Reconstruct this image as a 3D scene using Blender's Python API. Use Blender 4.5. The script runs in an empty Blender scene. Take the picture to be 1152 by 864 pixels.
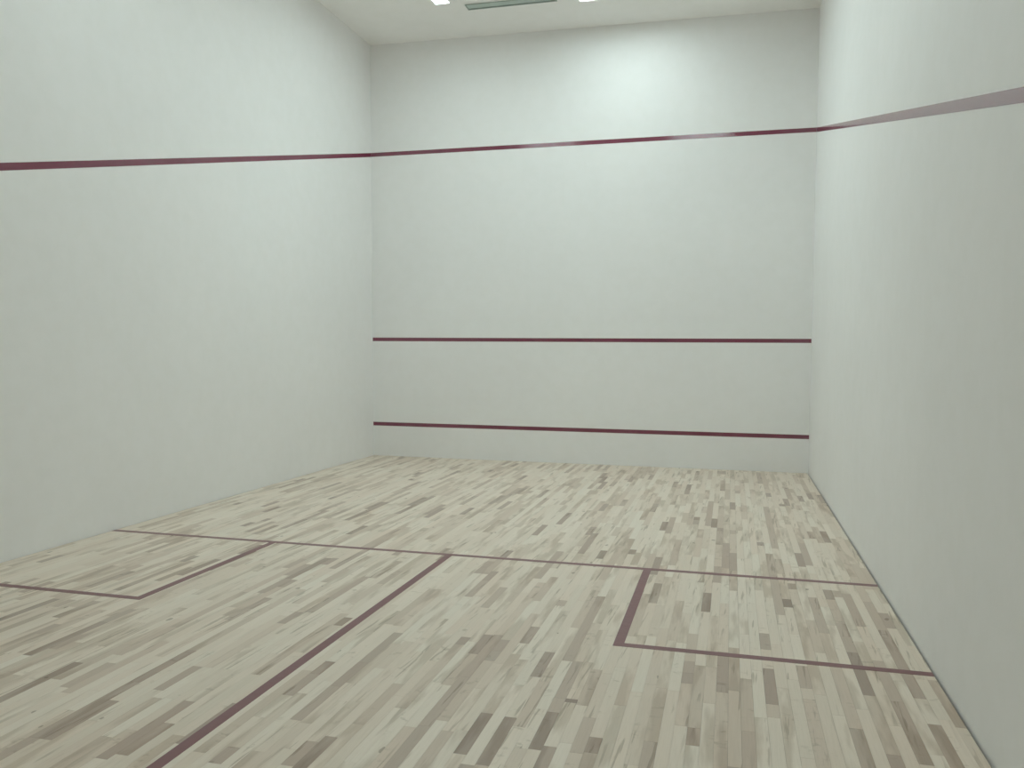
import bpy, bmesh, math, random
from mathutils import Matrix, Vector
random.seed(7)
S = bpy.context.scene
COL = S.collection

# ------------------------------------------------------------------ camera
W, D, H = 6.4, 12.6, 6.2          # width, depth to the back wall, nominal height
cam_d = bpy.data.cameras.new('camera')
cam = bpy.data.objects.new('camera', cam_d); COL.objects.link(cam); S.camera = cam
yaw, pit, rol = -0.248744, -0.0505626, 0.00698915
cy_, sy_, cp_, sp_ = math.cos(yaw), math.sin(yaw), math.cos(pit), math.sin(pit)
f = Vector((sy_*cp_, cy_*cp_, sp_)); r0 = Vector((cy_, -sy_, 0)); u0 = r0.cross(f)
rt = r0*math.cos(rol)+u0*math.sin(rol); up = -r0*math.sin(rol)+u0*math.cos(rol)
M = Matrix((rt, up, -f)).transposed().to_4x4()
M.translation = Vector((5.3546, -11.5510, 1.6380))
cam.matrix_world = M
cam_d.sensor_width = 36; cam_d.lens = 912.06/1152*36
cam_d.shift_x = -14.37/1152; cam_d.shift_y = 8.42/1152
cam_d.clip_start = 0.02

# ------------------------------------------------------------------ world, exposure
w = bpy.data.worlds.new('world'); S.world = w; w.use_nodes = True
w.node_tree.nodes['Background'].inputs[0].default_value = (0.6, 0.65, 0.62, 1)
w.node_tree.nodes['Background'].inputs[1].default_value = 0.05
S.view_settings.view_transform = 'Standard'; S.view_settings.look = 'None'
S.view_settings.gamma = 1; S.view_settings.use_curve_mapping = False
S.view_settings.exposure = -0.09
S.cycles.use_denoising = True
S.cycles.max_bounces = 12; S.cycles.diffuse_bounces = 10

LAMP_COL = (0.785, 0.96, 0.955)
# strip lamps: (x0, x1, y0, y1, strength)
LAMPS = [
    (3.34, 4.54, -1.10, -0.87, 28.5),
    (1.45, 1.67, -2.38, -1.17, 20.5),
    (2.60, 3.80, -3.54, -3.08, 51.0),
    (5.05, 5.28, -3.75, -2.55, 11.0),
    (0.75, 1.95, -6.32, -6.09, 25.0),
    (4.05, 5.25, -6.32, -6.09, 34.0),
    (2.60, 3.80, -11.92, -11.69, 36.0),  # unseen, added as ambient fill in place of spill from the gallery
]

# ------------------------------------------------------------------ helpers
def mesh_obj(name, bm, mat=None, parent=None):
    me = bpy.data.meshes.new(name); bm.normal_update(); bm.to_mesh(me); bm.free()
    o = bpy.data.objects.new(name, me); COL.objects.link(o)
    if mat: me.materials.append(mat)
    if parent: o.parent = parent
    return o
def hexa(bm, bot, top):
    """box from 4 bottom and 4 top corners (both counter-clockwise from above)"""
    b = [bm.verts.new(v) for v in bot]; t = [bm.verts.new(v) for v in top]
    bm.faces.new(b[::-1]); bm.faces.new(t)
    for i in range(4):
        j = (i+1) % 4
        bm.faces.new((b[i], b[j], t[j], t[i]))
def box(bm, x0, x1, y0, y1, z0, z1):
    q = [(x0, y0), (x1, y0), (x1, y1), (x0, y1)]
    hexa(bm, [(x, y, z0) for x, y in q], [(x, y, z1) for x, y in q])
def bevel(bm, w_, seg=2):
    bmesh.ops.bevel(bm, geom=list(bm.edges), offset=w_, segments=seg, affect='EDGES', profile=0.5)
def tag(o, label, cat, group=None):
    o['label'] = label; o['category'] = cat
    if group: o['group'] = group
def struct(o): o['kind'] = 'structure'; return o
def empty(name, loc):
    o = bpy.data.objects.new(name, None); COL.objects.link(o); o.location = loc; o.empty_display_size = .1
    return o

def new_mat(name):
    m = bpy.data.materials.new(name); m.use_nodes = True
    nt = m.node_tree; return m, nt, nt.nodes['Principled BSDF']
def nd(nt, typ, **kw):
    n = nt.nodes.new(typ)
    for k, v in kw.items(): setattr(n, k, v)
    return n
def lk(nt, a, b): nt.links.new(a, b)
def math_n(nt, op, a, b=None, c=None):
    n = nd(nt, 'ShaderNodeMath', operation=op)
    for i, v in enumerate((a, b, c)):
        if v is None: continue
        if isinstance(v, (int, float)): n.inputs[i].default_value = v
        else: lk(nt, v, n.inputs[i])
    return n.outputs[0]
def noise(nt, vec, scale, detail=3, rough=.5):
    n = nd(nt, 'ShaderNodeTexNoise'); n.inputs['Scale'].default_value = scale
    n.inputs['Detail'].default_value = detail; n.inputs['Roughness'].default_value = rough
    lk(nt, vec, n.inputs['Vector']); return n.outputs['Fac']
def mapping(nt, vec, scale):
    n = nd(nt, 'ShaderNodeMapping'); n.inputs['Scale'].default_value = scale
    lk(nt, vec, n.inputs['Vector']); return n.outputs[0]
def ramp(nt, fac, stops, interp='LINEAR'):
    n = nd(nt, 'ShaderNodeValToRGB'); cr = n.color_ramp; cr.interpolation = interp
    while len(cr.elements) < len(stops): cr.elements.new(0.5)
    for e, (p, c) in zip(cr.elements, stops):
        e.position = p; e.color = (*c, 1) if len(c) == 3 else c
    lk(nt, fac, n.inputs[0]); return n.outputs[0]
def mix(nt, fac, a, b, blend='MIX'):
    n = nd(nt, 'ShaderNodeMix', data_type='RGBA', blend_type=blend)
    if isinstance(fac, (int, float)): n.inputs['Factor'].default_value = fac
    else: lk(nt, fac, n.inputs['Factor'])
    for s, v in (('A', a), ('B', b)):
        i = [x for x in n.inputs if x.name == s and x.type == 'RGBA'][0]
        if isinstance(v, tuple): i.default_value = (*v, 1)
        else: lk(nt, v, i)
    return [x for x in n.outputs if x.type == 'RGBA'][0]

# ------------------------------------------------------------------ materials
def plaster(name, base, rough=.62, spec=.35):
    m, nt, p = new_mat(name)
    pos = nd(nt, 'ShaderNodeNewGeometry').outputs['Position']
    big = noise(nt, pos, .55, 3, .5); fine = noise(nt, pos, 6, 4, .6)
    c = mix(nt, ramp(nt, big, [(.35, (0, 0, 0)), (.65, (1, 1, 1))]), tuple(v*.985 for v in base), tuple(min(v*1.012, 1) for v in base))
    c = mix(nt, ramp(nt, fine, [(.4, (0, 0, 0)), (.62, (1, 1, 1))]), c, mix(nt, 1.0, c, (.985, .985, .98), 'MULTIPLY'))
    lk(nt, c, p.inputs['Base Color'])
    p.inputs['Roughness'].default_value = rough
    p.inputs['Specular IOR Level'].default_value = spec
    b = nd(nt, 'ShaderNodeBump'); b.inputs['Strength'].default_value = .06; b.inputs['Distance'].default_value = .01
    lk(nt, noise(nt, pos, 45, 5, .6), b.inputs['Height']); lk(nt, b.outputs[0], p.inputs['Normal'])
    return m
M_wall = plaster('white_court_plaster', (.83, .82, .812))
M_ceil = plaster('ceiling_paint', (.90, .885, .868), .8, .2)

def paint(name, base, rough, spec=.5, ior=1.5):
    m, nt, p = new_mat(name); p.inputs['IOR'].default_value = ior
    pos = nd(nt, 'ShaderNodeNewGeometry').outputs['Position']
    n = noise(nt, pos, 9, 3, .55)
    c = mix(nt, n, tuple(v*.88 for v in base), tuple(v*1.12 for v in base))
    lk(nt, c, p.inputs['Base Color'])
    r = nd(nt, 'ShaderNodeMapRange'); lk(nt, noise(nt, pos, 30, 3), r.inputs[0])
    r.inputs['To Min'].default_value = rough*.8; r.inputs['To Max'].default_value = rough*1.2
    lk(nt, r.outputs[0], p.inputs['Roughness'])
    p.inputs['Specular IOR Level'].default_value = spec
    return m
M_line_wall = paint('maroon_wall_paint', (.180, .036, .066), .12, .5, 1.75)
M_line_floor = paint('maroon_floor_paint', (.205, .085, .092), .36, .5)

def floor_mat():
    m, nt, p = new_mat('maple_strip_floor')
    pos = nd(nt, 'ShaderNodeNewGeometry').outputs['Position']
    at = nd(nt, 'ShaderNodeAttribute', attribute_name='tone'); tone = at.outputs['Fac']
    ai = nd(nt, 'ShaderNodeAttribute', attribute_name='seed'); seed = ai.outputs['Fac']
    # every strip samples its own piece of the grain
    off = nd(nt, 'ShaderNodeCombineXYZ'); lk(nt, math_n(nt, 'MULTIPLY', seed, 37.0), off.inputs[0])
    lk(nt, math_n(nt, 'MULTIPLY', seed, 91.0), off.inputs[1]); lk(nt, math_n(nt, 'MULTIPLY', seed, 53.0), off.inputs[2])
    va = nd(nt, 'ShaderNodeVectorMath', operation='ADD'); lk(nt, pos, va.inputs[0]); lk(nt, off.outputs[0], va.inputs[1])
    v = va.outputs[0]
    base = ramp(nt, tone, [(0.0, (.315, .238, .192)), (.25, (.465, .368, .305)), (.5, (.62, .515, .428)), (.75, (.73, .63, .535)), (1.0, (.80, .72, .63))])
    # broad bands of pinker and greener boards
    warm = noise(nt, mapping(nt, v, (3, .7, 1)), 1.0, 2, .5)
    c = mix(nt, warm, mix(nt, 1.0, base, (1.03, .975, .95), 'MULTIPLY'), mix(nt, 1.0, base, (.965, 1.0, .99), 'MULTIPLY'))
    # soft heartwood shading inside a strip, on some strips only
    some = math_n(nt, 'FRACT', math_n(nt, 'MULTIPLY', seed, 17.3))
    blotch = noise(nt, mapping(nt, v, (11, 1.7, 1)), 1.0, 3, .5)
    bf = math_n(nt, 'MULTIPLY', ramp(nt, blotch, [(.48, (0, 0, 0)), (.60, (1, 1, 1))]), math_n(nt, 'GREATER_THAN', some, .45))
    c = mix(nt, bf, c, mix(nt, 1.0, c, (.80, .77, .735), 'MULTIPLY'))
    # crisp dark mineral streaks, slightly slanted along the grain
    rot = nd(nt, 'ShaderNodeMapping'); rot.inputs['Rotation'].default_value = (0, 0, .05); lk(nt, v, rot.inputs['Vector'])
    st = noise(nt, mapping(nt, rot.outputs[0], (42, 2.3, 1)), 1.0, 3, .55)
    gate0 = noise(nt, mapping(nt, v, (5, 1.1, 1)), 1.0, 1, .5)
    sf = math_n(nt, 'MULTIPLY', ramp(nt, st, [(.59, (0, 0, 0)), (.64, (1, 1, 1))]), ramp(nt, gate0, [(.45, (0, 0, 0)), (.6, (1, 1, 1))]))
    c = mix(nt, math_n(nt, 'MULTIPLY', sf, .85), c, mix(nt, 1.0, c, (.64, .61, .56), 'MULTIPLY'))
    # cross flame figure
    fl_ = noise(nt, mapping(nt, v, (14, 22, 1)), 1.0, 3, .6)
    ff = math_n(nt, 'MULTIPLY', ramp(nt, fl_, [(.58, (0, 0, 0)), (.68, (1, 1, 1))]), ramp(nt, noise(nt, mapping(nt, v, (4, 1.6, 1)), 1.0, 2), [(.55, (0, 0, 0)), (.64, (1, 1, 1))]))
    c = mix(nt, math_n(nt, 'MULTIPLY', ff, .8), c, mix(nt, 1.0, c, (.74, .72, .68), 'MULTIPLY'))
    fine = noise(nt, mapping(nt, v, (150, 6, 1)), 1.0, 3, .6)
    c = mix(nt, ramp(nt, fine, [(.35, (1, 1, 1)), (.6, (0, 0, 0))]), c, mix(nt, 1.0, c, (.955, .95, .94), 'MULTIPLY'))
    # small dark knots, a little longer than wide
    vo = nd(nt, 'ShaderNodeTexVoronoi', feature='F1'); vo.inputs['Scale'].default_value = 1.0
    dist = noise(nt, mapping(nt, v, (30, 30, 1)), 1.0, 2)
    lk(nt, mapping(nt, v, (8, 4.4, .01)), vo.inputs['Vector'])
    gate = nd(nt, 'ShaderNodeSeparateColor'); lk(nt, vo.outputs['Color'], gate.inputs[0])
    rad = math_n(nt, 'MULTIPLY', math_n(nt, 'ADD', math_n(nt, 'MULTIPLY', gate.outputs[1], .11), .02), math_n(nt, 'MULTIPLY', dist, 2.0))
    k = math_n(nt, 'MULTIPLY', math_n(nt, 'LESS_THAN', vo.outputs['Distance'], rad), math_n(nt, 'GREATER_THAN', gate.outputs[0], .72))
    c = mix(nt, math_n(nt, 'MULTIPLY', k, .8), c, mix(nt, 1.0, c, (.50, .46, .41), 'MULTIPLY'))
    lk(nt, c, p.inputs['Base Color'])
    r = nd(nt, 'ShaderNodeMapRange'); lk(nt, noise(nt, pos, 1.1, 3), r.inputs[0])
    r.inputs['To Min'].default_value = .38; r.inputs['To Max'].default_value = .50
    lk(nt, r.outputs[0], p.inputs['Roughness'])
    p.inputs['Specular IOR Level'].default_value = .42
    return m
M_floor = floor_mat()

def plain(name, base, rough=.5, metal=0.0, spec=.5):
    m, nt, p = new_mat(name)
    pos = nd(nt, 'ShaderNodeNewGeometry').outputs['Position']
    c = mix(nt, noise(nt, pos, 14, 3), tuple(v*.95 for v in base), tuple(v*1.05 for v in base))
    lk(nt, c, p.inputs['Base Color']); p.inputs['Roughness'].default_value = rough
    p.inputs['Metallic'].default_value = metal; p.inputs['Specular IOR Level'].default_value = spec
    return m
M_sub = plain('dark_subfloor', (.10, .095, .08), .9)
M_frame = plain('white_lamp_frame', (.70, .71, .68), .45)
M_vent = plain('grey_green_vent_metal', (.38, .44, .41), .45, .2)
M_cavity = plain('vent_cavity', (.12, .14, .13), .8)
M_slat = plain('vent_slat_metal', (.50, .58, .54), .4, .1)
def emit(strength):
    m = bpy.data.materials.new('lit_diffuser'); m.use_nodes = True; nt = m.node_tree; nt.nodes.clear()
    e = nd(nt, 'ShaderNodeEmission'); e.inputs[0].default_value = (*LAMP_COL, 1); e.inputs[1].default_value = strength
    o = nd(nt, 'ShaderNodeOutputMaterial'); lk(nt, e.outputs[0], o.inputs[0]); return m

# ------------------------------------------------------------------ the shell
T = .2
LEAN = -.035                                   # the left wall leans out a little towards the top
def xl(z): return LEAN*z/H + .008
def zc(x): return 6.232 - .052*x/W             # the ceiling falls slightly to the right
ZB = -.06
bm = bmesh.new()                               # left wall
hexa(bm, [(xl(0)-T, -D, ZB), (xl(0), -D, ZB), (xl(0), 0, ZB), (xl(0)-T, 0, ZB)],
         [(xl(6.5)-T, -D, 6.45), (xl(6.5), -D, 6.45), (xl(6.5), 0, 6.45), (xl(6.5)-T, 0, 6.45)])
struct(mesh_obj('wall_left', bm, M_wall))
bm = bmesh.new(); box(bm, W, W+T, -D, 0, ZB, 6.45); struct(mesh_obj('wall_right', bm, M_wall))
bm = bmesh.new(); box(bm, -T-.05, W+T, 0, T, ZB, 6.45); struct(mesh_obj('wall_front', bm, M_wall))
bm = bmesh.new(); box(bm, -T-.05, W+T, -D-T, -D, ZB, 6.45); struct(mesh_obj('wall_back', bm, M_wall))

# ceiling with openings cut for the recessed strip lamps and the air vent
VENT = (1.85, 3.05, -1.085, -.945)
holes = [l[:4] for l in LAMPS] + [VENT]
xs = sorted({-.3, W+.25, *[h[0] for h in holes], *[h[1] for h in holes]})
ys = sorted({-D-.1, .1, *[h[2] for h in holes], *[h[3] for h in holes]})
bm = bmesh.new(); vd = {}
def cv(x, y, k):
    key = (x, y, k)
    if key not in vd: vd[key] = bm.verts.new((x, y, zc(x)+(.2 if k else 0)))
    return vd[key]
solid = {}
for i in range(len(xs)-1):
    for j in range(len(ys)-1):
        mx, my = (xs[i]+xs[i+1])/2, (ys[j]+ys[j+1])/2
        solid[i, j] = not any(h[0] < mx < h[1] and h[2] < my < h[3] for h in holes)
for (i, j), s in solid.items():
    if not s: continue
    a, b, c, d = xs[i], xs[i+1], ys[j], ys[j+1]
    bm.faces.new((cv(a, c, 0), cv(a, d, 0), cv(b, d, 0), cv(b, c, 0)))
    bm.faces.new((cv(a, c, 1), cv(b, c, 1), cv(b, d, 1), cv(a, d, 1)))
    for (di, dj), (p, q) in {(-1, 0): ((a, c), (a, d)), (1, 0): ((b, d), (b, c)), (0, -1): ((b, c), (a, c)), (0, 1): ((a, d), (b, d))}.items():
        if not solid.get((i+di, j+dj), False):
            bm.faces.new((cv(*p, 0), cv(*p, 1), cv(*q, 1), cv(*q, 0)))
bmesh.ops.recalc_face_normals(bm, faces=bm.faces)
struct(mesh_obj('ceiling', bm, M_ceil))

# floor: maple strips running from the back to the front wall, one mesh
PW = .057
GAP_R, GAP_L, GAP_F = .014, .006, .003
x_lo, x_hi, y_lo, y_hi = GAP_L+.008, W-GAP_R, -D, -GAP_F
# strips that stand out: (x, y_near, y_far, tone)
MARKED = [(5.202, -6.387, -5.971, 0.15), (5.68, -6.321, -5.522, 0.4), (5.732, -6.151, -5.974, 0.0), (5.59, -6.962, -6.698, 0.3), (5.561, -7.681, -7.24, 0.2), (5.73, -7.45, -7.155, 0.4), (6.018, -7.457, -6.882, 0.12), (5.45, -8.341, -7.99, 0.4), (5.909, -8.218, -7.84, 0.35), (6.317, -6.407, -6.113, 0.3), (6.283, -6.455, -5.892, 0.4), (6.233, -7.431, -6.503, 0.3), (5.899, -6.599, -5.888, 0.4), (6.145, -6.418, -5.739, 0.35), (5.204, -8.181, -8.018, 0.35), (6.144, -8.101, -7.496, 0.35), (6.242, -8.1, -7.707, 0.35), (4.452, -7.66, -7.315, 0.2), (4.609, -8.385, -8.028, 0.2), (4.327, -8.499, -8.115, 0.15), (4.435, -8.561, -8.127, 0.2), (4.237, -7.224, -6.942, 0.3), (4.569, -7.407, -6.245, 0.35), (4.539, -7.414, -6.254, 0.42), (4.608, -7.874, -7.407, 0.35), (3.672, -6.49, -6.097, 0.35), (3.884, -6.681, -6.22, 0.4), (4.094, -8.304, -7.797, 0.35), (4.85, -8.352, -8.215, 0.25), (4.782, -8.368, -8.038, 0.45), (4.682, -7.907, -7.869, 0.0), (4.117, -7.754, -7.134, 0.35), (4.226, -5.151, -4.393, 0.25), (4.79, -4.111, -3.719, 0.15), (5.196, -3.797, -2.499, 0.35), (5.681, -5.418, -4.738, 0.4), (4.107, -3.368, -2.979, 0.25), (5.34, -5.284, -4.458, 0.3), (4.934, -5.315, -4.443, 0.45), (4.025, -5.946, -5.127, 0.35), (5.96, -5.034, -4.276, 0.35), (5.724, -4.544, -2.653, 0.4), (2.462, -5.455, -4.727, 0.4), (3.015, -6.371, -6.02, 0.4), (2.849, -7.059, -6.759, 0.4), (2.327, -6.782, -6.429, 0.3), (3.347, -8.18, -7.917, 0.3), (3.522, -8.401, -8.027, 0.35), (2.932, -8.906, -8.357, 0.25), (1.836, -7.984, -7.756, 0.35), (3.416, -8.821, -8.686, 0.3)]
strips = []
n_col = int(math.ceil((x_hi-x_lo)/PW))
for c in range(n_col):
    a = x_lo+c*PW; b = min(a+PW, x_hi); mid = (a+b)/2
    marks = sorted([m_ for m_ in MARKED if a <= m_[0] < a+PW], key=lambda m_: m_[1])
    y = y_lo - random.uniform(0, .6)
    while y < y_hi:
        hit = next((m_ for m_ in marks if abs(m_[1]-y) < 1e-6), None)
        if hit: y2, t = hit[2], hit[3]
        else:
            q = random.random()
            if q < .13: t = random.uniform(.16, .42); L = random.uniform(.10, .60)
            elif q < .36: t = random.uniform(.46, .68); L = random.uniform(.25, .9)
            else: t = random.uniform(.72, .97); L = random.uniform(.35, 1.2)
            y2 = y+L
        nm = next((m_ for m_ in marks if m_[1] > y+1e-6), None)
        if nm and y2 > nm[1]-.12: y2 = nm[1]
        strips.append((a, b, max(y, y_lo), min(y2, y_hi), t)); y = y2
bm = bmesh.new()
tone = bm.faces.layers.float.new('tone'); seed = bm.faces.layers.float.new('seed')
g = .00035
for a, b, y0, y1, t in strips:
    if y1-y0 < .004: continue
    box(bm, a+g, b-g, y0+g, y1-g, -.02, 0)
    bm.faces.ensure_lookup_table()
    s = random.random()
    for k in range(1, 7): bm.faces[-k][tone] = t; bm.faces[-k][seed] = s
box(bm, xl(0), W, -D, 0, -.05, -.02)
bm.faces.ensure_lookup_table()
for k in range(1, 7): bm.faces[-k].material_index = 1
fl = mesh_obj('floor', bm, M_floor); fl.data.materials.append(M_sub); struct(fl)

# ------------------------------------------------------------------ court lines
LT, HW = .0012, .0285
ZO, ZS, ZT, ZK = 4.596, 1.793, .492, 2.203     # centres of the wall lines (front out, service, tin, back end of side out)
def front_line(name, z, label, hw=HW, x0=None, x1=W-.002):
    bm = bmesh.new()
    if x0 is None: x0 = xl(z)+.002
    box(bm, x0, x1, -LT, -.0001, z-hw, z+hw)
    o = mesh_obj(name, bm, M_line_wall); tag(o, label, 'court line'); return o
front_line('out_line', ZO, 'dark red out line painted highest across the front wall, with small glints of light', .029)
front_line('service_line', ZS, 'thin dark red service line painted across the middle of the front wall', .027)
front_line('tin_line', ZT, 'lowest dark red line across the front wall, just above the floor', .028)
def side_line(left, label):
    bm = bmesh.new(); n = 24; sl = (ZK-ZO)/9.75; y_end = -9.75
    bot = []; 
    def q(y, e, out):
        z = ZO+sl*(-y)+e*.0295
        x = (xl(z)+(LT if out else .0002)) if left else (W-(LT if out else .0002))
        return (x, y, z)
    rows = []
    for i in range(n+1):
        y = -.0015+(y_end+.0015)*i/n
        rows.append([bm.verts.new(q(y, e, o)) for e, o in ((-1, 0), (-1, 1), (1, 1), (1, 0))])
    for a, b in zip(rows, rows[1:]):
        for k in range(4): bm.faces.new((a[k], b[k], b[(k+1) % 4], a[(k+1) % 4]))
    bm.faces.new(rows[0]); bm.faces.new(rows[-1][::-1])
    bmesh.ops.recalc_face_normals(bm, faces=bm.faces)
    o = mesh_obj('out_line', bm, M_line_wall); tag(o, label, 'court line')
side_line(True, 'dark red out line sloping down along the left wall')
side_line(False, 'shiny washed out mauve out line sloping down along the right wall')

SL, BX, FH = 5.475, 1.625, .029
def fbox(bm, x0, x1, y0, y1): box(bm, x0, x1, y0, y1, -.0002, .001)
bm = bmesh.new(); fbox(bm, x_lo, x_hi, -SL-.027, -SL+.027)
tag(mesh_obj('short_line', bm, M_line_floor), 'long thin dull red short line crossing the whole wooden floor from wall to wall', 'court line')
bm = bmesh.new(); fbox(bm, W/2-FH, W/2+FH, -9.75, -SL-.027)
tag(mesh_obj('half_court_line', bm, M_line_floor), 'dull red line down the middle of the floor from the short line towards the viewer', 'court line')
def ell(pts, label):
    bm = bmesh.new()
    lo = [bm.verts.new((x, y, -.0002)) for x, y in pts]; hi = [bm.verts.new((x, y, .001)) for x, y in pts]
    bm.faces.new(hi); bm.faces.new(lo[::-1])
    for i in range(len(pts)):
        j = (i+1) % len(pts); bm.faces.new((lo[i], lo[j], hi[j], hi[i]))
    bmesh.ops.recalc_face_normals(bm, faces=bm.faces)
    tag(mesh_obj('service_box_line', bm, M_line_floor), label, 'court line')
yb = -SL-BX; yt = -SL-.027; F2 = .027
xi = BX
ell([(x_lo, yb-F2), (xi+FH, yb-F2), (xi+FH, yt), (xi-FH, yt), (xi-FH, yb+F2), (x_lo, yb+F2)],
    'dull red corner-shaped service box line on the floor by the left wall')
xi = W-BX
ell([(x_hi, yb-F2), (x_hi, yb+F2), (xi+FH, yb+F2), (xi+FH, yt), (xi-FH, yt), (xi-FH, yb-F2)],
    'dull red corner-shaped service box line on the floor by the right wall')

# ------------------------------------------------------------------ ceiling lamps
def ring(bm, x0, x1, y0, y1, wd, z0, z1):
    box(bm, x0, x0+wd, y0, y1, z0, z1); box(bm, x1-wd, x1, y0, y1, z0, z1)
    box(bm, x0+wd, x1-wd, y0, y0+wd, z0, z1); box(bm, x0+wd, x1-wd, y1-wd, y1, z0, z1)
LAB = ['recessed lamp lighting the upper front wall, right of the ceiling vent',
       'recessed lamp left of the ceiling vent, nearest the front left corner',
       'wide recessed lamp over the middle of the front court',
       'recessed lamp along the right wall',
       'recessed lamp over the left service box',
       'recessed lamp over the right service box',
       'added fill lamp in the back ceiling, standing in for gallery spill light']
for (x0, x1, y0, y1, st), lab in zip(LAMPS, LAB):
    cx, cy = (x0+x1)/2, (y0+y1)/2; zb = zc(cx)
    e = empty('ceiling_lamp', (cx, cy, zb)); tag(e, lab, 'ceiling lamp', 'recessed ceiling lamps')
    hx, hy = (x1-x0)/2-.002, (y1-y0)/2-.002
    bm = bmesh.new(); ring(bm, -hx, hx, -hy, hy, .010, -.004, .11); box(bm, -hx, hx, -hy, hy, .11, .125)
    mesh_obj('housing', bm, M_frame, e)
    bm = bmesh.new(); box(bm, -hx+.0105, hx-.0105, -hy+.0105, hy-.0105, .012, .018)
    mesh_obj('diffuser', bm, emit(st), e)

# ------------------------------------------------------------------ air vent
x0, x1, y0, y1 = VENT; cx, cy = (x0+x1)/2, (y0+y1)/2
e = empty('ceiling_vent', (cx, cy, zc(cx))); tag(e, 'long narrow grey slotted air vent in the ceiling between the two bright lamps', 'vent')
hx, hy = (x1-x0)/2, (y1-y0)/2
bm = bmesh.new(); ring(bm, -hx-.012, hx+.012, -hy-.012, hy+.012, .013, -.008, -.001); ring(bm, -hx+.001, hx-.001, -hy+.001, hy-.001, .004, -.002, .10)
mesh_obj('frame', bm, M_vent, e)
bm = bmesh.new(); box(bm, -hx+.005, hx-.005, -hy+.005, hy-.005, .085, .10)
mesh_obj('cavity', bm, M_cavity, e)
for k in range(3):
    yc = -hy+.035+k*.035
    bm = bmesh.new(); 
    hexa(bm, [(-hx+.006, yc-.013, .004), (hx-.006, yc-.013, .004), (hx-.006, yc+.011, -.003), (-hx+.006, yc+.011, -.003)],
             [(-hx+.006, yc-.013, .008), (hx-.006, yc-.013, .008), (hx-.006, yc+.011, .001), (-hx+.006, yc+.011, .001)])
    mesh_obj('slat', bm, M_slat, e)
